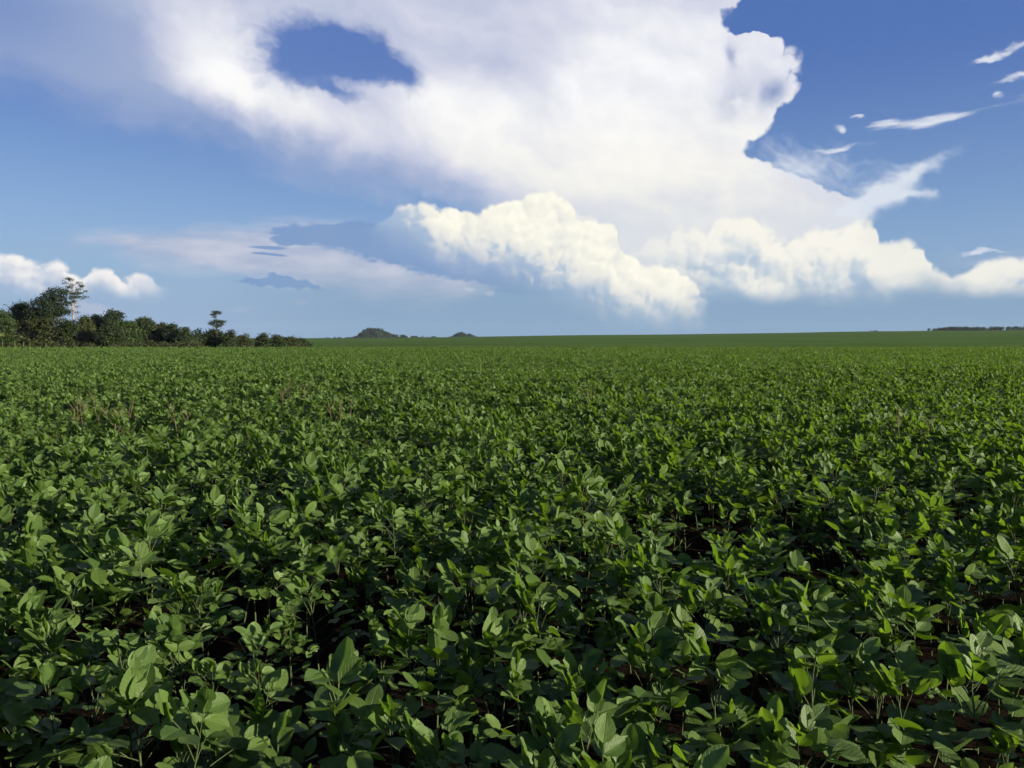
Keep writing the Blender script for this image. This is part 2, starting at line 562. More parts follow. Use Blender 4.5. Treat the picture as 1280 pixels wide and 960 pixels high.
def H(x, y):
    x = np.asarray(x, dtype=float); y = np.asarray(y, dtype=float)
    top = EYE + np.interp(x / np.maximum(y, 60.0), _hx, _hp) / F_PX * 1500
    z = 0.05 * np.sin(x * 0.21 + y * 0.13) + 0.04 * np.sin(y * 0.31 - x * 0.07 + 1.3)
    z = z * sstep(3, 10, y) * (1 - sstep(60, 90, y))
    z = z - 4.3 * sstep(84, 340, y)
    z = z + (top + 4.3) * np.clip((y - 400) / 1100, 0, 1)
    z = z + 0.5 * np.sin(x * 0.011 + 0.5) * sstep(420, 700, y)
    return z - np.maximum(y - 1500, 0) * 0.014


def h1(x, y): return float(H(x, y))


rs = np.concatenate([[0.0], np.geomspace(1.5, 60, 34), np.linspace(64, 420, 60), np.geomspace(430, 9000, 70)])
an = np.concatenate([np.linspace(-math.pi, -0.75, 20, endpoint=False), np.linspace(-0.75, 0.75, 90), np.linspace(0.75, math.pi, 20)[1:]])
gr, ga = np.meshgrid(rs, an, indexing='ij')
gx, gy = gr * np.sin(ga), gr * np.cos(ga)
gv = np.stack([gx, gy, H(gx, gy)], -1).reshape(-1, 3)
na = len(an)
ii, jj = np.meshgrid(np.arange(len(rs) - 1), np.arange(na - 1), indexing='ij')
q = (ii * na + jj).ravel()
gf = np.stack([q, q + 1, q + na + 1, q + na], -1)[:, ::-1]
tag(obj('ground', mesh('ground', gv, gf, M_GROUND)), kind='structure')


def ground_at(px, depth):
    """foot of something seen above photograph column px, at a distance"""
    d = ray(px, 424)
    x = d.x / d.y * depth
    return x, depth, h1(x, depth)


# ------------------------------------------------------------------ soybean plants
def leaflet_grid(nv, nu, fold, curl, ripple, seed, skew=0.0):
    """one ovate leaflet of length 1 along +Y, upper side +Z"""
    r = np.random.default_rng(seed)
    t = np.interp(np.linspace(0, 1, nv), [0, .17, .33, .5, .67, .83, 1], [0, .09, .27, .5, .73, .91, 1])
    prof = np.interp(t, [0, .05, .15, .3, .45, .6, .75, .87, .95, 1], [.03, .17, .29, .36, .375, .345, .275, .185, .10, .015])
    u = np.linspace(-1, 1, nu)
    T, Uu = np.meshgrid(t, u, indexing='ij')
    W = prof[:, None]
    x = Uu * W * (1 + skew * np.sign(Uu))
    ph = r.uniform(0, 6.28)
    z = fold * np.abs(x) + curl * (T ** 2) - 0.10 * np.abs(curl) * T + ripple * np.sin(T * 9 + ph + Uu * 2) * np.abs(Uu)
    z = z - 0.12 * (x / 0.36) ** 2 * 0.5
    y = T + 0.03 * np.sin(ph + 3 * Uu) * T
    v = np.stack([x, y, z], -1).reshape(-1, 3)
    i, j = np.meshgrid(np.arange(nv - 1), np.arange(nu - 1), indexing='ij')
    a = (i * nu + j).ravel()
    f = np.stack([a, a + 1, a + nu + 1, a + nu], -1)
    uv = np.stack([Uu * prof[:, None] / 0.73 + 0.5, T], -1).reshape(-1, 2)
    return v, f, uv


LPAR = [(0.30, -0.10, .015), (0.45, 0.02, .02), (0.22, -0.22, .02), (0.55, 0.08, .015), (0.15, -0.30, .03), (0.38, 0.16, .02), (0.65, -0.06, .02), (0.10, -0.14, .035)]
LEAF_HI = [leaflet_grid(7, 5, f, c, r, i, (i % 3 - 1) * 0.08) for i, (f, c, r) in enumerate(LPAR)]
LEAF_MID = [leaflet_grid(5, 3, f, c, r, i) for i, (f, c, r) in enumerate(LPAR)]
LEAF_LO = [leaflet_grid(3, 3, f, c, 0, i) for i, (f, c, r) in enumerate(LPAR)]
LEAF_ME = []
for i, (v, f, uv) in enumerate(LEAF_HI):
    LEAF_ME.append(mesh('leaflet', v, f, M_SOY, True, np.full(len(v), i * 0.137 % 1), uv))


def make_plant(seed):
    """stem path and a list of leaves: petiole end points and three leaflet matrices each"""
    r = random.Random(seed)
    h = r.uniform(0.40, 0.50)
    lean = Vector((r.uniform(-.07, .07), r.uniform(-.07, .07), 0))
    stem = [Vector((0, 0, -0.03)) + lean * (k / 4) ** 1.5 + Vector((0, 0, (h + .03) * k / 4)) for k in range(5)]
    leaves = []
    n = r.randint(12, 14)
    az = r.uniform(0, 6.28)
    for k in range(n):
        g = k / (n - 1)                               # 0 low, 1 top
        zf = 0.40 + 0.60 * g
        p0 = lean * zf ** 1.5 + Vector((0, 0, h * zf))
        az += math.pi + r.uniform(-0.9, 0.9)
        top = g > 0.60
        pl = r.uniform(0.11, 0.21) * (1 - 0.55 * g)
        pe = R(r.uniform(20, 50) if not top else r.uniform(52, 80))
        d = Vector((math.cos(az) * math.cos(pe), math.sin(az) * math.cos(pe), math.sin(pe)))
        p1 = p0 + d * pl
        size = r.uniform(0.070, 0.094) * (1.0 if g < 0.72 else 1.0 - 0.30 * (g - 0.72) / 0.28)
        tilt = r.gauss(50, 22) if top else r.gauss(12 + 22 * g, 17)
        tilt = max(-30, min(86, tilt))
        sp = r.uniform(58, 82) * (0.75 if top else 1.0)
        lf = []
        for s in (0, -1, 1):
            a2 = az + R(s * sp)
            tt = tilt + r.gauss(0, 12) if s == 0 else tilt * 0.85 + r.gauss(0, 16)
            base = p1 + (d * 0.026 if s == 0 else Vector((math.cos(a2), math.sin(a2), 0)) * 0.004)
            m = Matrix.Translation(base) @ Matrix.Rotation(a2 - math.pi / 2, 4, 'Z') @ Matrix.Rotation(R(tt), 4, 'X') @ Matrix.Rotation(R(r.gauss(0, 24)), 4, 'Y')
            nz = m.to_3x3() @ Vector((0, 0, 1))        # leaves turn their faces towards the evening sun
            qd = nz.rotation_difference(sdir)
            qd = Euler((0, 0, 0)).to_quaternion().slerp(qd, (0.36 if top else 0.10) * r.uniform(0.3, 1.3))
            m = Matrix.Translation(base) @ qd.to_matrix().to_4x4() @ Matrix.Translation(-base) @ m
            sz = size * (1.0 if s == 0 else 0.9) * r.uniform(0.92, 1.06)
            m = m @ Matrix.Diagonal((sz * r.uniform(.88, 1.08), sz, sz, 1))
            lf.append((m, r.randrange(len(LPAR)) if not top else r.choice((0, 1, 3, 5, 6, 1))))
        leaves.append((p0, p1, d, lf))
    return stem, leaves


NVAR = 22
PLANTS = [make_plant(100 + i) for i in range(NVAR)]


def stem_geo(stem, n=5): return tube(stem, [0.0042, 0.004, 0.0036, 0.003, 0.002], n)
def petiole_geo(p0, p1, d, n=4): return tube([p0, p0.lerp(p1, 0.5) + Vector((0, 0, 0.004)), p1, p1 + d * 0.026], [0.0019, 0.0016, 0.0014, 0.001], n)


def joined_plant(k, lod):
    stem, leaves = PLANTS[k]
    temp = (LEAF_HI, LEAF_MID, LEAF_LO)[lod]
    vs_, fs_, us_, ts_, n = [], [], [], [], 0
    for q, (p0, p1, d, lf) in enumerate(leaves):
        if lod == 2 and q < 2: continue
        for s, (m, var) in enumerate(lf):
            v, f, uv = temp[var]
            mm = np.array(m)
            vs_.append(v @ mm[:3, :3].T + mm[:3, 3]); fs_.append(f + n); us_.append(uv); n += len(v)
            ts_.append(np.full(len(v), (q * 0.31 + s * 0.173 + k * 0.07) % 1))
    me = mesh('plant_leaves', np.concatenate(vs_), np.concatenate(fs_), M_SOY, True, np.concatenate(ts_), np.concatenate(us_))
    if lod < 2:                                       # stems and petioles as well
        g = join([stem_geo(stem, 4)] + [petiole_geo(p0, p1, d, 3) for p0, p1, d, _ in leaves])
        sm = mesh('plant_stems', g[0], g[1], M_STEM)
        import bmesh
        bm = bmesh.new(); bm.from_mesh(me)
        nf = len(bm.faces); bm.from_mesh(sm)
        bm.faces.ensure_lookup_table()
        for fc in bm.faces[nf:]: fc.material_index = 1
        bm.to_mesh(me); bm.free()
        me.materials.append(M_STEM)
    return me


# where plants stand: drilled rows that run across the view, a little nearer on the right
ROW_A = R(-13)
e1 = np.array([math.cos(ROW_A), math.sin(ROW_A)]); e2 = np.array([-math.sin(ROW_A), math.cos(ROW_A)])
ROW = 0.60
pts = []
for k in range(0, 205):
    off = 0.92 + k * ROW
    step = 0.10 if off < 34 else 0.145 if off < 60 else 0.21
    c = np.arange(-82, 82, step)
    c = c + rng.normal(0, 0.035, len(c))
    o = off + rng.normal(0, 0.045, len(c)) + 0.05 * np.sin(c * 0.35 + k * 0.6)
    xy = c[:, None] * e1 + o[:, None] * e2
    pts.append(np.column_stack([xy, np.full(len(c), k)]))
pts = np.concatenate(pts)
px_, py_ = pts[:, 0], pts[:, 1]
keep = (py_ > 1.25) & (py_ < 97) & (np.abs(px_) < py_ * 0.69 + 1.3)
patch = np.sin(px_ * 1.7 + 0.8 * np.sin(py_ * 0.9)) * np.sin(py_ * 1.3 + 0.5 * px_ + 0.7)
patch2 = np.sin(px_ * 0.23 + 1.0) * np.sin(py_ * 0.17 + px_ * 0.08) + 0.4 * np.sin(px_ * 0.61 - py_ * 0.43)
keep &= rng.random(len(pts)) > 0.04 + 0.16 * (patch > 0.55) + 0.10 * sstep(25, 60, py_)
pts = pts[keep]; patch = patch[keep]; patch2 = patch2[keep]
N = len(pts)
scl = 1.0 + 0.14 * rng.normal(0, 1, N).clip(-1.9, 1.25) * (1 + 0.6 * sstep(18, 60, pts[:, 1])) - 0.20 * (patch > 0.3) + 0.05 * patch2
scl = scl * (1 + 0.10 * sstep(35, 80, pts[:, 1]))
rot = np.column_stack([rng.normal(0, 0.09, N), rng.normal(0, 0.09, N), rng.normal(0, 0.45, N)])
zz = H(pts[:, 0], pts[:, 1])
dist = np.hypot(pts[:, 0], pts[:, 1])
lod = np.where(pts[:, 1] < 11, 0, np.where(pts[:, 1] < 30, 1, 2))
var = rng.integers(0, NVAR, N)

# the 300 plants that show largest are built leaf by leaf
c_, s_ = math.cos(PITCH), math.sin(PITCH)
dz_ = zz + 0.4 - EYE
dep = pts[:, 1] * c_ - dz_ * s_
pxx = 640 + pts[:, 0] / dep * F_PX
pyy = 480 - (pts[:, 1] * s_ + dz_ * c_) / dep * F_PX
inview = (pxx > -5) & (pxx < 1285) & (pyy < 985)
cand = np.where(inview)[0]
near = cand[np.argsort(dist[cand])][:300]
near_set = np.zeros(N, bool); near_set[near] = True
r0 = int(pts[near, 2].min())

_U = 'first second third fourth fifth sixth seventh eighth ninth tenth eleventh twelfth thirteenth fourteenth fifteenth sixteenth seventeenth eighteenth nineteenth'.split()
_T = {2: 'twent', 3: 'thirt', 4: 'fort', 5: 'fift', 6: 'sixt', 7: 'sevent', 8: 'eight', 9: 'ninet'}


def ordinal(n):
    if n < 20: return _U[n - 1]
    return _T[n // 10] + ('ieth' if n % 10 == 0 else 'y-' + _U[n % 10 - 1])


ORD = [ordinal(n) for n in range(1, 99)]
in_row = {}
for i in cand[np.argsort(pxx[cand])]:
    in_row.setdefault(int(pts[i, 2]), []).append(int(i))
place = {i: n + 1 for lst in in_row.values() for n, i in enumerate(lst)}
size_word = lambda z: 'tall' if z > 1.12 else 'low' if z < 0.88 else 'leafy'
# stems and petioles are shared between plants of one growth form
STEM_ME, PET_ME = [], []
for stem, leaves in PLANTS:
    g = stem_geo(stem); STEM_ME.append(mesh('stem', g[0], g[1], M_STEM))
    pm = []
    for p0, p1, d, lf in leaves:
        g = petiole_geo(p0, p1, d); pm.append(mesh('petiole', g[0], g[1], M_STEM))
    PET_ME.append(pm)

link = C.objects.link
newo = bpy.data.objects.new
for i in near:
    k = int(var[i])
    stem, leaves = PLANTS[k]
    root = newo('soybean_plant', None); link(root)
    root.empty_display_size = 0.1
    root.location = (pts[i, 0], pts[i, 1], zz[i])
    root.rotation_euler = rot[i]; root.scale = (scl[i],) * 3
    tag(root, '%s soybean plant, %s row from the camera, %s plant from the left picture edge' % (size_word(scl[i]), ORD[int(pts[i, 2]) - r0], ordinal(place[int(i)])), 'soybean plant', 'soybean plants in the nearest rows')
    st = newo('stem', STEM_ME[k]); link(st); st.parent = root
    for q, (p0, p1, d, lf) in enumerate(leaves):
        pe = newo('leaf', PET_ME[k][q]); link(pe); pe.parent = root
        for m, lv in lf:
            o = newo('leaflet', LEAF_ME[lv]); link(o); o.parent = pe; o.matrix_local = m

# every other plant of the field: one object, instanced on its row points
coll = bpy.data.collections.new('plant_forms')
for l in range(3):
    for k in range(NVAR):
        coll.objects.link(newo('form_%d_%02d' % (l, k), joined_plant(k, l)))
rest = ~near_set
fm = bpy.data.meshes.new('soybean_field')
fp = np.column_stack([pts[rest, 0], pts[rest, 1], zz[rest]]).astype(np.float32)
fm.vertices.add(len(fp)); fm.vertices.foreach_set('co', fp.ravel())
fm.attributes.new('turn', 'FLOAT_VECTOR', 'POINT').data.foreach_set('vector', rot[rest].astype(np.float32).ravel())
fm.attributes.new('size', 'FLOAT', 'POINT').data.foreach_set('value', scl[rest].astype(np.float32))
fm.attributes.new('form', 'INT', 'POINT').data.foreach_set('value', (lod * NVAR + var)[rest].astype(np.int32))
field = obj('soybean_field', fm)
tag(field, 'closed green soybean crop stretching from the near rows to the crest', 'soybean crop', kind='stuff')
gn = bpy.data.node_groups.new('crop_rows', 'GeometryNodeTree')
gn.interface.new_socket('Geometry', in_out='INPUT', socket_type='NodeSocketGeometry')
gn.interface.new_socket('Geometry', in_out='OUTPUT', socket_type='NodeSocketGeometry')
gi, go = gn.nodes.new('NodeGroupInput'), gn.nodes.new('NodeGroupOutput')
iop = gn.nodes.new('GeometryNodeInstanceOnPoints'); ci = gn.nodes.new('GeometryNodeCollectionInfo')
ci.inputs['Collection'].default_value = coll
ci.inputs['Separate Children'].default_value = True
ci.inputs['Reset Children'].default_value = True


def named(nm, ty):
    n = gn.nodes.new('GeometryNodeInputNamedAttribute'); n.data_type = ty
    n.inputs['Name'].default_value = nm
    return n.outputs[0]


gn.links.new(gi.outputs[0], iop.inputs['Points'])
gn.links.new(ci.outputs[0], iop.inputs['Instance'])
iop.inputs['Pick Instance'].default_value = True
gn.links.new(named('form', 'INT'), iop.inputs['Instance Index'])
gn.links.new(named('turn', 'FLOAT_VECTOR'), iop.inputs['Rotation'])
gn.links.new(named('size', 'FLOAT'), iop.inputs['Scale'])
gn.links.new(iop.outputs[0], go.inputs[0])
field.modifiers.new('rows', 'NODES').node_group = gn
# ==== FIELD END


# ------------------------------------------------------------------ trees
def leaf_cloud(r, ells, clumps, per, csize, lsize, flat=0.55):
    """leaf-sized faces in clumps spread through the ellipsoids; returns verts, quads, tint"""
    vol = np.array([e[3] * e[4] * e[5] for e in ells]) ** 0.75
    which = r.choice(len(ells), clumps, p=vol / vol.sum())
    E = np.array(ells)[which]
    d = r.normal(0, 1, (clumps, 3)); d /= np.linalg.norm(d, axis=1)[:, None]
    rad = r.uniform(0.35, 1.0, clumps) ** 0.5 * r.uniform(0.88, 1.10, clumps)
    cc = E[:, :3] + d * rad[:, None] * E[:, 3:6]
    ct = np.clip(r.normal(0.5, 0.25, clumps), 0, 1)
    k = clumps * per
    c = np.repeat(cc, per, 0)
    dd = r.normal(0, 1, (k, 3)) * np.array([1, 1, flat]) * csize * 0.5
    p = c + dd
    nrm = r.normal(0, 0.75, (k, 3)) + np.array([0, 0, 0.8]) + dd / csize
    nrm /= np.linalg.norm(nrm, axis=1)[:, None]
    t = np.cross(nrm, r.normal(0, 1, (k, 3))); t /= np.linalg.norm(t, axis=1)[:, None] + 1e-9
    b = np.cross(nrm, t)
    s = (lsize * r.uniform(0.6, 1.4, k))[:, None]
    a1, a2 = t * s * 0.5, b * s * 0.32
    v = np.stack([p - a1, p + a2, p + a1, p - a2], 1).reshape(-1, 3)
    f = np.arange(4 * k).reshape(-1, 4)
    tt = np.repeat(np.clip(np.repeat(ct, per) + r.normal(0, 0.15, k), 0, 1), 4)
    return v, f, tt


def tree(name, label, group, px, depth, ells, trunk, mats, clumps, per, csize, lsize, seed, flat=0.55, limb=0.45, cat='tree', trunk_r=0.16, dx=0.0):
    """ells: (across, along, up, rx, ry, rz) in metres from the foot; trunk: polyline in metres"""
    r = np.random.default_rng(seed)
    x, y, z = ground_at(px, depth)
    root = empty(name, (x + dx, y, z))
    tag(root, label, cat, group)
    n = len(trunk)
    parts = [tube(trunk, [trunk_r * (1 - 0.6 * i / (n - 1)) for i in range(n)], 7)]
    tp = [Vector(t) for t in trunk]
    for e in ells:                                  # a limb to every mass of foliage
        tip = Vector(e[:3]) + Vector((0, 0, e[5] * 0.3))
        cands = [p for p in tp if p.z < tip.z - 0.2] or [tp[0]]
        st = cands[-1] if len(cands) > 1 else cands[0]
        mid = st.lerp(tip, 0.5) + Vector((r.normal(0, .15), r.normal(0, .15), -0.12 * (tip - st).length))
        parts.append(tube([st, mid, tip], [trunk_r * limb, trunk_r * limb * 0.7, trunk_r * 0.10], 5))
        for _ in range(3):
            w = r.normal(0, 1, 3); w /= np.linalg.norm(w)
            q = Vector(e[:3]) + Vector(w * np.array(e[3:6]) * 0.85)
            parts.append(tube([mid.lerp(tip, r.uniform(.2, .9)), q], [trunk_r * limb * 0.45, trunk_r * 0.06], 4))
    g = join(parts)
    obj('trunk', mesh('trunk', g[0], g[1], mats[0]), root)
    v, f, t = leaf_cloud(r, ells, clumps, per, csize, lsize, flat)
    obj('crown', mesh('crown', v, f, mats[1], False, t), root)
    return root


def m_per_px(depth): return depth / F_PX


def spec(px, top_py, width_px, depth):
    """height of a tree whose top shows at top_py, and its crown width, in metres"""
    z = ground_at(px, depth)[2]
    return at(px, top_py, depth).z - z, width_px * m_per_px(depth)


def round_ells(r, h, w, low=0.12, n=7):
    """an irregular full crown from several masses"""
    es = [(0, 0, h * (0.5 + low / 2), w * 0.34, w * 0.34, h * (0.40 - low * 0.3))]
    for _ in range(n):
        a = r.uniform(0, 6.283); zf = r.uniform(low + 0.16, 0.82)
        rr = w * 0.5 * r.uniform(0.35, 0.68) * math.sqrt(max(0.15, 1 - ((zf - 0.45) / 0.62) ** 2))
        s = w * r.uniform(0.14, 0.24)
        es.append((math.cos(a) * rr, math.sin(a) * rr, h * zf, s, s, min(s, h * 0.16)))
    es.append((r.normal(0, w * .06), 0, h * 0.86, w * 0.18, w * 0.18, h * 0.13))
    return es


FOREST = 'trees of the forest edge on the left'
# (column, top, width, distance, material, label) read off the skyline of the wood
SKYL = [
    (-95, 380, 44, 224, M_T2, 'olive tree at the very left end of the wood, cut by the picture edge'),
    (-60, 384, 40, 236, M_T1, 'dark tree behind the left end of the wood'),
    (-28, 381, 42, 222, M_T2, 'broad olive tree beyond the left picture edge'),
    (3, 384, 36, 216, M_T3, 'bushy green tree at the left picture edge'),
    (27, 376, 44, 228, M_T1, 'broad dark rounded tree just left of the umbrella crowned tree'),
    (48, 383, 36, 219, M_T2, 'olive tree in front of the umbrella crowned tree'),
    (66, 387, 32, 217, M_T2, 'dull olive tree left of the leaning pale trunk'),
    (84, 396, 26, 216, M_T1, 'dark low tree between the two pale trunks'),
    (104, 394, 30, 220, M_T2, 'olive tree just right of the tall open crowned tree'),
    (122, 393, 30, 226, M_T4, 'blue green dark tree left of the knobbly topped tree'),
    (142, 386, 21, 222, M_T4, 'narrow dark knobbly topped tree that stands above the wood'),
    (138, 400, 36, 212, M_T1, 'dark leafy tree in front of the knobbly topped tree'),
    (160, 399, 32, 220, M_T3, 'fresh green rounded tree right of the knobbly topped tree'),
    (182, 396, 34, 224, M_T1, 'dark domed tree highest in the middle of the wood'),
    (200, 402, 26, 226, M_T2, 'olive tree on the right shoulder of the domed tree'),
    (214, 406, 22, 222, M_T4, 'dark tree with small tufts on its top, mid wood'),
    (230, 410, 22, 218, M_T1, 'low dark tree at the dip of the wood'),
    (248, 412, 26, 224, M_T1, 'dark rounded tree left of the lone two tiered tree'),
    (268, 411, 26, 226, M_T4, 'dark rounded tree below the lone two tiered tree'),
    (287, 413, 18, 222, M_T1, 'small dark tree right of the lone two tiered tree'),
    (305, 417, 22, 230, M_T2, 'small olive tree near the right end of the wood'),
    (329, 416, 20, 234, M_T1, 'small dark domed tree near the right end of the wood'),
    (346, 418, 22, 238, M_T1, 'wide low dark tree near the right end of the wood'),
    (363, 420, 18, 240, M_T2, 'low bushy tree second from the right end of the wood'),
    (378, 423, 18, 244, M_T1, 'last low tree at the right end of the wood'),
]
for i, (px, top, w, dp, mt, lab) in enumerate(SKYL):
    r = np.random.default_rng(500 + i)
    h, wm = spec(px, top, w * 1.12, dp)
    es = round_ells(r, h, wm, 0.06, 9)
    if 'knobbly' in lab and 'narrow' in lab:
        es = [(0, 0, h * .5, wm * .5, wm * .5, h * .3), (-wm * .2, 0, h * .80, wm * .26, wm * .26, h * .09), (wm * .22, 0, h * .84, wm * .26, wm * .26, h * .08), (0, 0, h * .92, wm * .26, wm * .26, h * .08), (0.1, 0, h * .7, wm * .36, wm * .36, h * .1)]
    if 'tufts' in lab:
        es.append((wm * .1, 0, h * 0.97, .5, .5, .4))
    cl = int(80 + wm * h * 3.4)
    tree('forest_tree', lab, FOREST, px, dp, es, [(0, 0, -0.3), (r.normal(0, .2), r.normal(0, .2), h * .3), (r.normal(0, .3), r.normal(0, .3), h * .6), (0, 0, h * .82)], (M_TRUNK, mt), cl, 26, 1.15, 0.42, 900 + i, trunk_r=0.10 + 0.012 * h)

# umbrella crowned dark tree with a leaning pale trunk
D = 218; k = m_per_px(D)
h, _ = spec(74, 359, 40, D)
e = lambda px, py, wx, wy: ((px - 76) * k, random.uniform(-1, 1), h - (py - 359) * k, wx * k, wx * k * 0.9, wy * k)
U_ELLS = [e(74, 363, 9, 3.2), e(64, 367, 8, 3), e(84, 367, 8, 3.2), e(57, 373, 9, 3), e(70, 373, 11, 4), e(48, 379, 9, 2.6), e(62, 380, 12, 3.5), e(78, 378, 10, 4), e(42, 377, 5, 1.6), e(72, 386, 11, 3.5), e(55, 386, 9, 3), e(66, 391, 12, 3.5), e(80, 390, 9, 3), e(50, 391, 9, 3)]
tree('umbrella_tree', 'dark layered umbrella crowned tree on a leaning pale trunk, left of the tallest tree', FOREST, 76, D, U_ELLS,
     [(-0.5, 0, -0.3), (-0.35, 0, h * .15), (-0.1, 0, h * .3), (0.15, 0, h * .42), (0.2, 0, h * .58), (-0.4, 0, h * .72), (-0.6, 0, h * .85)], (M_PALE, M_T4), 350, 24, 1.2, 0.40, 31, 0.6, 0.5, trunk_r=0.26)
# tallest tree: open crown on a straight pale bole
D = 222; k = m_per_px(D)
h, _ = spec(92, 347, 30, D)
e = lambda px, py, wx, wy: ((px - 92.5) * k, random.uniform(-.8, .8), h - (py - 347) * k, wx * k, wx * k, wy * k)
T_ELLS = [e(88, 348.5, 5, 1.0), e(83, 351, 2.4, 0.8), e(93, 350, 3, .8), e(102, 353, 3, 1.6), e(104, 357, 3, 1.6), e(108, 363, 3, 1.2), e(99, 361, 3.4, 1.6), e(103, 366, 4.5, 1.4), e(106, 371, 4, 1.3), e(99, 371, 4, 1.6), e(94, 366, 4, 1.6), e(89, 359, 3, 1.2), e(84, 354, 2, .7), e(88, 371, 5, 2), e(85, 365, 4, 1.6), e(93, 377, 4, 1.6), e(87, 379, 4, 1.6), e(96, 383, 3, 1.2), e(100, 390, 3, 1)]
tree('emergent_tree', 'tallest tree of the wood with an open tufted crown and straight pale trunk', FOREST, 92.5, D, T_ELLS,
     [(0.1, 0, -0.3), (0.05, 0, h * .2), (0, 0, h * .4), (-0.05, 0, h * .55), (-0.1, 0, h * .66), (0.2, 0, h * .78), (0.1, 0, h * .9)], (M_PALE, M_T4), 140, 16, 0.72, 0.28, 33, 0.55, 0.42, trunk_r=0.30)
# lone two tiered tree
D = 222; k = m_per_px(D)
h, _ = spec(271, 388.5, 20, D)
e = lambda px, py, wx, wy: ((px - 271) * k, random.uniform(-.4, .4), h - (py - 388.5) * k, wx * k, wx * k, wy * k)
L_ELLS = [e(270, 390, 4, 1.4), e(267, 393, 2.6, 1.4), e(274, 391, 3, 1.4), e(269, 396, 3, 1.2), e(271, 402, 6, 2.2), e(265, 404, 3.4, 1.5), e(277, 402, 4, 1.6), e(279, 405, 2.6, 1.2), e(272, 407, 5, 1.6)]
tree('lone_tree', 'slender lone tree with a two tiered crown standing above the low wood', FOREST, 271, D, L_ELLS,
     [(0, 0, -0.3), (0, 0, h * .3), (0.1, 0, h * .6), (0, 0, h * .75), (-0.1, 0, h * .9)], (M_TRUNK, M_T1), 120, 17, 0.7, 0.3, 35, 0.5, 0.4, trunk_r=0.14)
# two spindly treelets poking out of the canopy
for px, top, sd, lab in ((217, 405.5, 41, 'thin treelet with a small tuft poking out of the middle of the wood'), (231, 408, 43, 'thin treelet poking out at the dip of the wood')):
    h, _ = spec(px, top, 6, 220)
    tree('treelet', lab, FOREST, px, 220, [(0, 0, h - .4, .9, .9, .35), (.3, .1, h - 1.2, .6, .6, .3)], [(0, 0, -.3), (0, 0, h * .5), (0, 0, h * .95)], (M_TRUNK, M_T1), 16, 16, 0.6, 0.3, sd, trunk_r=0.08)

# undergrowth along the foot of the wood
r = np.random.default_rng(71)
U_E = []
for _ in range(150):
    px = r.uniform(-110, 396); dp = r.uniform(203, 214) + max(0, px - 200) * 0.12
    x, y, z = ground_at(px, dp)
    s = r.uniform(0.9, 2.0) * (1 if px < 250 else 0.6)
    U_E.append((x, y, z + s * 0.8, s, s, s * 0.9))
v, f, t = leaf_cloud(r, U_E, 1500, 26, 0.95, 0.38)
tag(obj('undergrowth', mesh('undergrowth', v, f, M_T2, False, t)), 'tangled olive undergrowth along the foot of the wood', 'undergrowth', kind='stuff')


# pale broad leaved plants at the forest edge
def broad_plant(px, depth, h, seed, label):
    r = random.Random(seed)
    x, y, z = ground_at(px, depth)
    root = empty('broad_leaved_plant', (x, y, z))
    tag(root, label, 'plant', 'pale plants at the foot of the wood')
    g = tube([(0, 0, -.1), (0, 0, h * .35), (0.05, 0, h * .6)], [.14, .12, .07], 6)
    obj('stem', mesh('stem', g[0], g[1], M_STEM), root)
    for q in range(8):
        a = q * 2.4 + r.uniform(-.4, .4); L = h * r.uniform(.40, .60); up = r.uniform(.45, 1.2)
        t = np.linspace(0, 1, 7)
        rad = L * t * math.cos(up) * 1.1; zz_ = h * .55 + L * (t * math.sin(up) - t ** 2.4 * 0.5)
        w = 0.34 * np.interp(t, [0, .15, .5, .85, 1], [.12, .6, 1, .7, 0.05])
        c = np.stack([np.cos(a) * rad, np.sin(a) * rad, zz_], -1)
        sd = np.array([-math.sin(a), math.cos(a), 0])
        v = np.concatenate([c - sd * w[:, None] + [0, 0, .08], c, c + sd * w[:, None] + [0, 0, .08]])
        f = [(i + o, i + o + 7, i + o + 8, i + o + 1) for o in (0, 7) for i in range(6)]
        obj('leaf', mesh('leaf', v, f, M_BAN, True, np.full(21, r.random())), root)


for px, dp, h, lab in ((3, 199, 6.4, 'pale broad leaved plant nearest the left picture edge'), (18, 198, 6.6, 'tallest pale broad leaved plant below the rounded dark tree'),
                       (29, 199, 5.6, 'pale broad leaved plant in the middle of the pale clump'), (37, 199.5, 4.8, 'short pale broad leaved plant right of the pale clump'), (57, 200, 5.0, 'single pale broad leaved plant left of the leaning trunk')):
    broad_plant(px, dp, h, int(px * 7), lab)

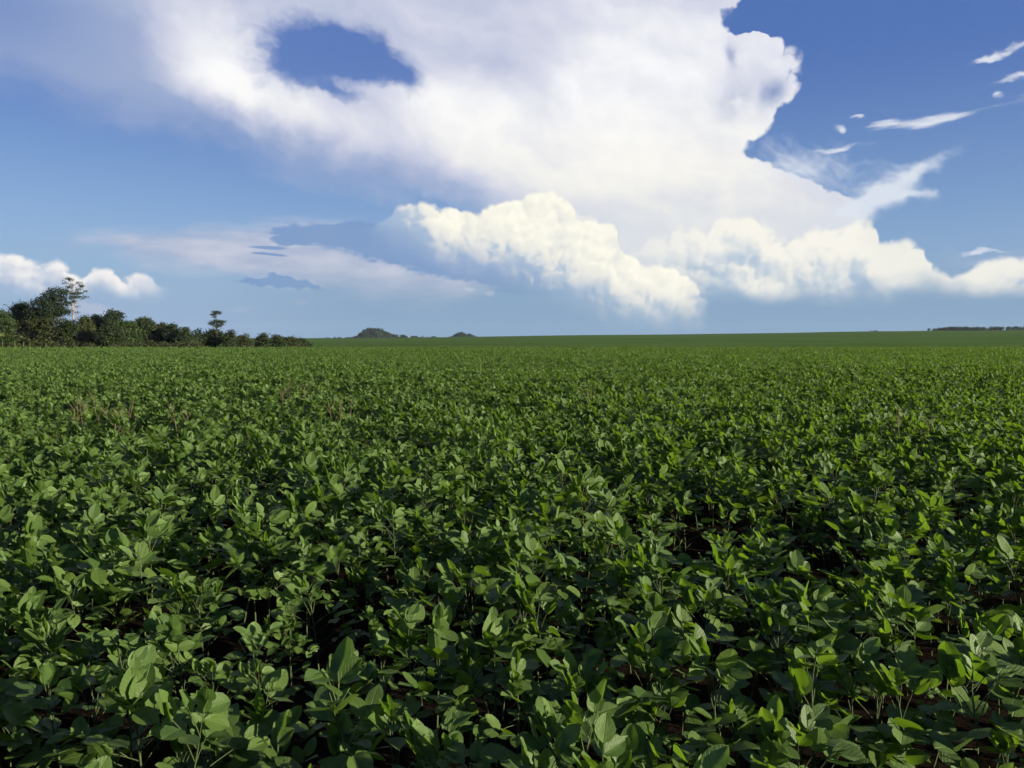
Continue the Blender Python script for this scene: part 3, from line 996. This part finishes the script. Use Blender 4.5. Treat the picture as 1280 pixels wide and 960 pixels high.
# ------------------------------------------------------------------ far wooded hills and tree lines
def hill(px, top_py, width_px, depth, seed, label):
    k = m_per_px(depth)
    x0 = ground_at(px, depth)[0]; zb = h1(x0, depth) - 6
    zt = at(px, top_py, depth).z - 7
    rx = width_px * k * 0.5; n = 28
    gx_, gy_ = np.meshgrid(np.linspace(-1.6, 1.6, n), np.linspace(-1.6, 1.6, n), indexing='ij')

    def hz(a, b):
        d2 = a * a + b * b
        return zb + (zt - zb) * (np.exp(-d2 * 1.25) * (1 + 0.10 * np.sin(a * 4 + seed) + 0.06 * np.sin(a * 9 + seed * 2)))
    v = np.stack([x0 + gx_ * rx, depth + gy_ * rx, hz(gx_, gy_)], -1).reshape(-1, 3)
    i, j = np.meshgrid(np.arange(n - 1), np.arange(n - 1), indexing='ij')
    a = (i * n + j).ravel()
    tag(obj('hill', mesh('hill', v, np.stack([a, a + n, a + n + 1, a + 1], -1), M_FARW)), kind='structure')
    r = np.random.default_rng(seed)
    m = int(rx * rx * 0.11)
    aa, bb = r.uniform(-1.4, 1.4, m), r.uniform(-1.4, 0.5, m)
    z = hz(aa, bb); s = r.uniform(2.4, 4.6, m)
    es = [(x0 + a_ * rx, depth + b_ * rx, z_ + s_ * 0.9, s_, s_, s_ * 0.95) for a_, b_, z_, s_ in zip(aa, bb, z, s)]
    v, f, t = leaf_cloud(r, es, m * 7, 8, 2.2, 2.2, 0.7)
    tag(obj('hill_woodland', mesh('hill_woodland', v, f, M_FARL, False, t)), label, 'woodland', kind='stuff')


M_FARW = plain('forest_floor', (0.015, 0.026, 0.009), (0.026, 0.037, 0.013), 0.1)
M_FARL = leaf_mat('far_leaf', (0.009, 0.023, 0.009), (0.024, 0.046, 0.016), (0.02, 0.045, 0.010), 0.2)
hill(470, 409.5, 60, 2050, 3, 'dense woodland covering the larger distant hill')
hill(579, 416.3, 54, 2300, 8, 'dense woodland covering the smaller distant hill')


def tree_line(name, label, spots, seed, lsize=1.4):
    r = np.random.default_rng(seed)
    es = []
    for p0, p1, top0, top1, depth, n in spots:
        for _ in range(n):
            u = r.random(); px = p0 + (p1 - p0) * u
            dp = depth + r.uniform(-15, 25)
            zt = at(px, top0 + (top1 - top0) * u + r.uniform(-0.4, 1.2), dp).z
            x, y, z = ground_at(px, dp)
            hh = max(zt - z, 2.0)
            w = min(hh * 0.45, r.uniform(2.5, 4.5))
            es.append((x, y, zt - w * 0.9, w, w, w * 0.9))
            es.append((x, y, (z + zt) / 2 - w * .5, w * 1.1, w, max(hh * 0.35, 1)))
    v, f, t = leaf_cloud(r, es, len(es) * 16, 10, 2.0, lsize, 0.7)
    tag(obj(name, mesh(name, v, f, M_FARL, False, t)), label, 'woodland', kind='stuff')


tree_line('far_tree_line', 'thin dark line of far trees between the wood and the larger hill', [(392, 436, 422.5, 421.5, 1400, 26), (500, 525, 418.5, 420.5, 1900, 18), (527, 550, 420.3, 421, 1950, 14), (600, 612, 421, 421.6, 1950, 5)], 81)
tree_line('far_tree_line', 'dark far trees on the skyline at the right picture edge', [(1160, 1185, 411, 408.5, 1560, 14), (1185, 1225, 408, 408.5, 1560, 34), (1226, 1300, 409, 407.2, 1570, 50), (1300, 1420, 407, 406, 1580, 40), (1088, 1104, 413, 412.6, 1530, 8)], 83)

# ------------------------------------------------------------------ dry weed stalks standing out of the crop
def dry_weed(px, py, h, seed, label):
    r = random.Random(seed)
    d = ray(px, py); t = (0.48 - EYE) / d.z
    x, y = d.x * t, d.y * t
    root = empty('dry_weed', (x, y, h1(x, y)), r.uniform(0, 6))
    tag(root, label, 'dry weed', 'dry weed stalks in the crop')
    lean = Vector((r.uniform(-.14, .14), r.uniform(-.1, .1), 0))
    path = [Vector((0, 0, -0.02)) + lean * (q / 4) ** 1.4 + Vector((0, 0, h * q / 4)) for q in range(5)]
    g = tube(path, [.007, .006, .005, .004, .002], 5)
    obj('stalk', mesh('stalk', g[0], g[1], M_DRY), root)
    for q in range(r.randint(4, 7)):
        s0 = path[2].lerp(path[4], r.uniform(-.3, .95)); a = r.uniform(0, 6.28); L = r.uniform(.10, .26)
        s1 = s0 + Vector((math.cos(a) * L * .55, math.sin(a) * L * .55, L * .8))
        g = tube([s0, s0.lerp(s1, .5) - Vector((0, 0, .01)), s1], [.004, .003, .0015], 4)
        obj('twig', mesh('twig', g[0], g[1], M_DRY), root)


W = 0
for (cx, cy, n, sx, sy, where) in ((120, 520, 9, 40, 10, 'in the left field'), (370, 498, 7, 18, 7, 'left of the field centre'), (432, 522, 4, 14, 6, 'near the field centre'), (200, 535, 5, 60, 8, 'left of centre'),
                                   (745, 505, 4, 20, 8, 'right of the field centre'), (1140, 540, 5, 26, 12, 'in the right field'), (660, 470, 4, 40, 4, 'far out')):
    rr = random.Random(cx)
    spots = sorted((cx + rr.uniform(-1, 1) * sx, cy + rr.uniform(-1, 1) * sy) for _ in range(n))
    for q, (px, py) in enumerate(spots):
        W += 1
        which = 'leftmost' if q == 0 else 'rightmost' if q == n - 1 else ORD[q] if q > 1 else 'second'
        if q not in (0, n - 1): which += ' from left'
        dry_weed(px, py, rr.uniform(.62, .84), W, 'dry brown weed stalk %s, %s of its patch' % (where, which))
# ==== TREES END

# ------------------------------------------------------------------ humid evening air
hv = [(x, y, z) for x in (-3000, 3000) for y in (-400, 3400) for z in (-60, 62)]
hf = [(0, 1, 3, 2), (4, 6, 7, 5), (0, 4, 5, 1), (2, 3, 7, 6), (0, 2, 6, 4), (1, 5, 7, 3)]
M_HAZE = new_mat('haze')
pv = X.nt.nodes.new('ShaderNodeVolumePrincipled')
pv.inputs['Color'].default_value = (0.72, 0.84, 1.0, 1)
pv.inputs['Density'].default_value = 0.00003
X.nt.links.new(pv.outputs[0], X.nt.nodes.new('ShaderNodeOutputMaterial').inputs['Volume'])
tag(obj('haze', mesh('haze', hv, hf, M_HAZE, False)), kind='stuff')
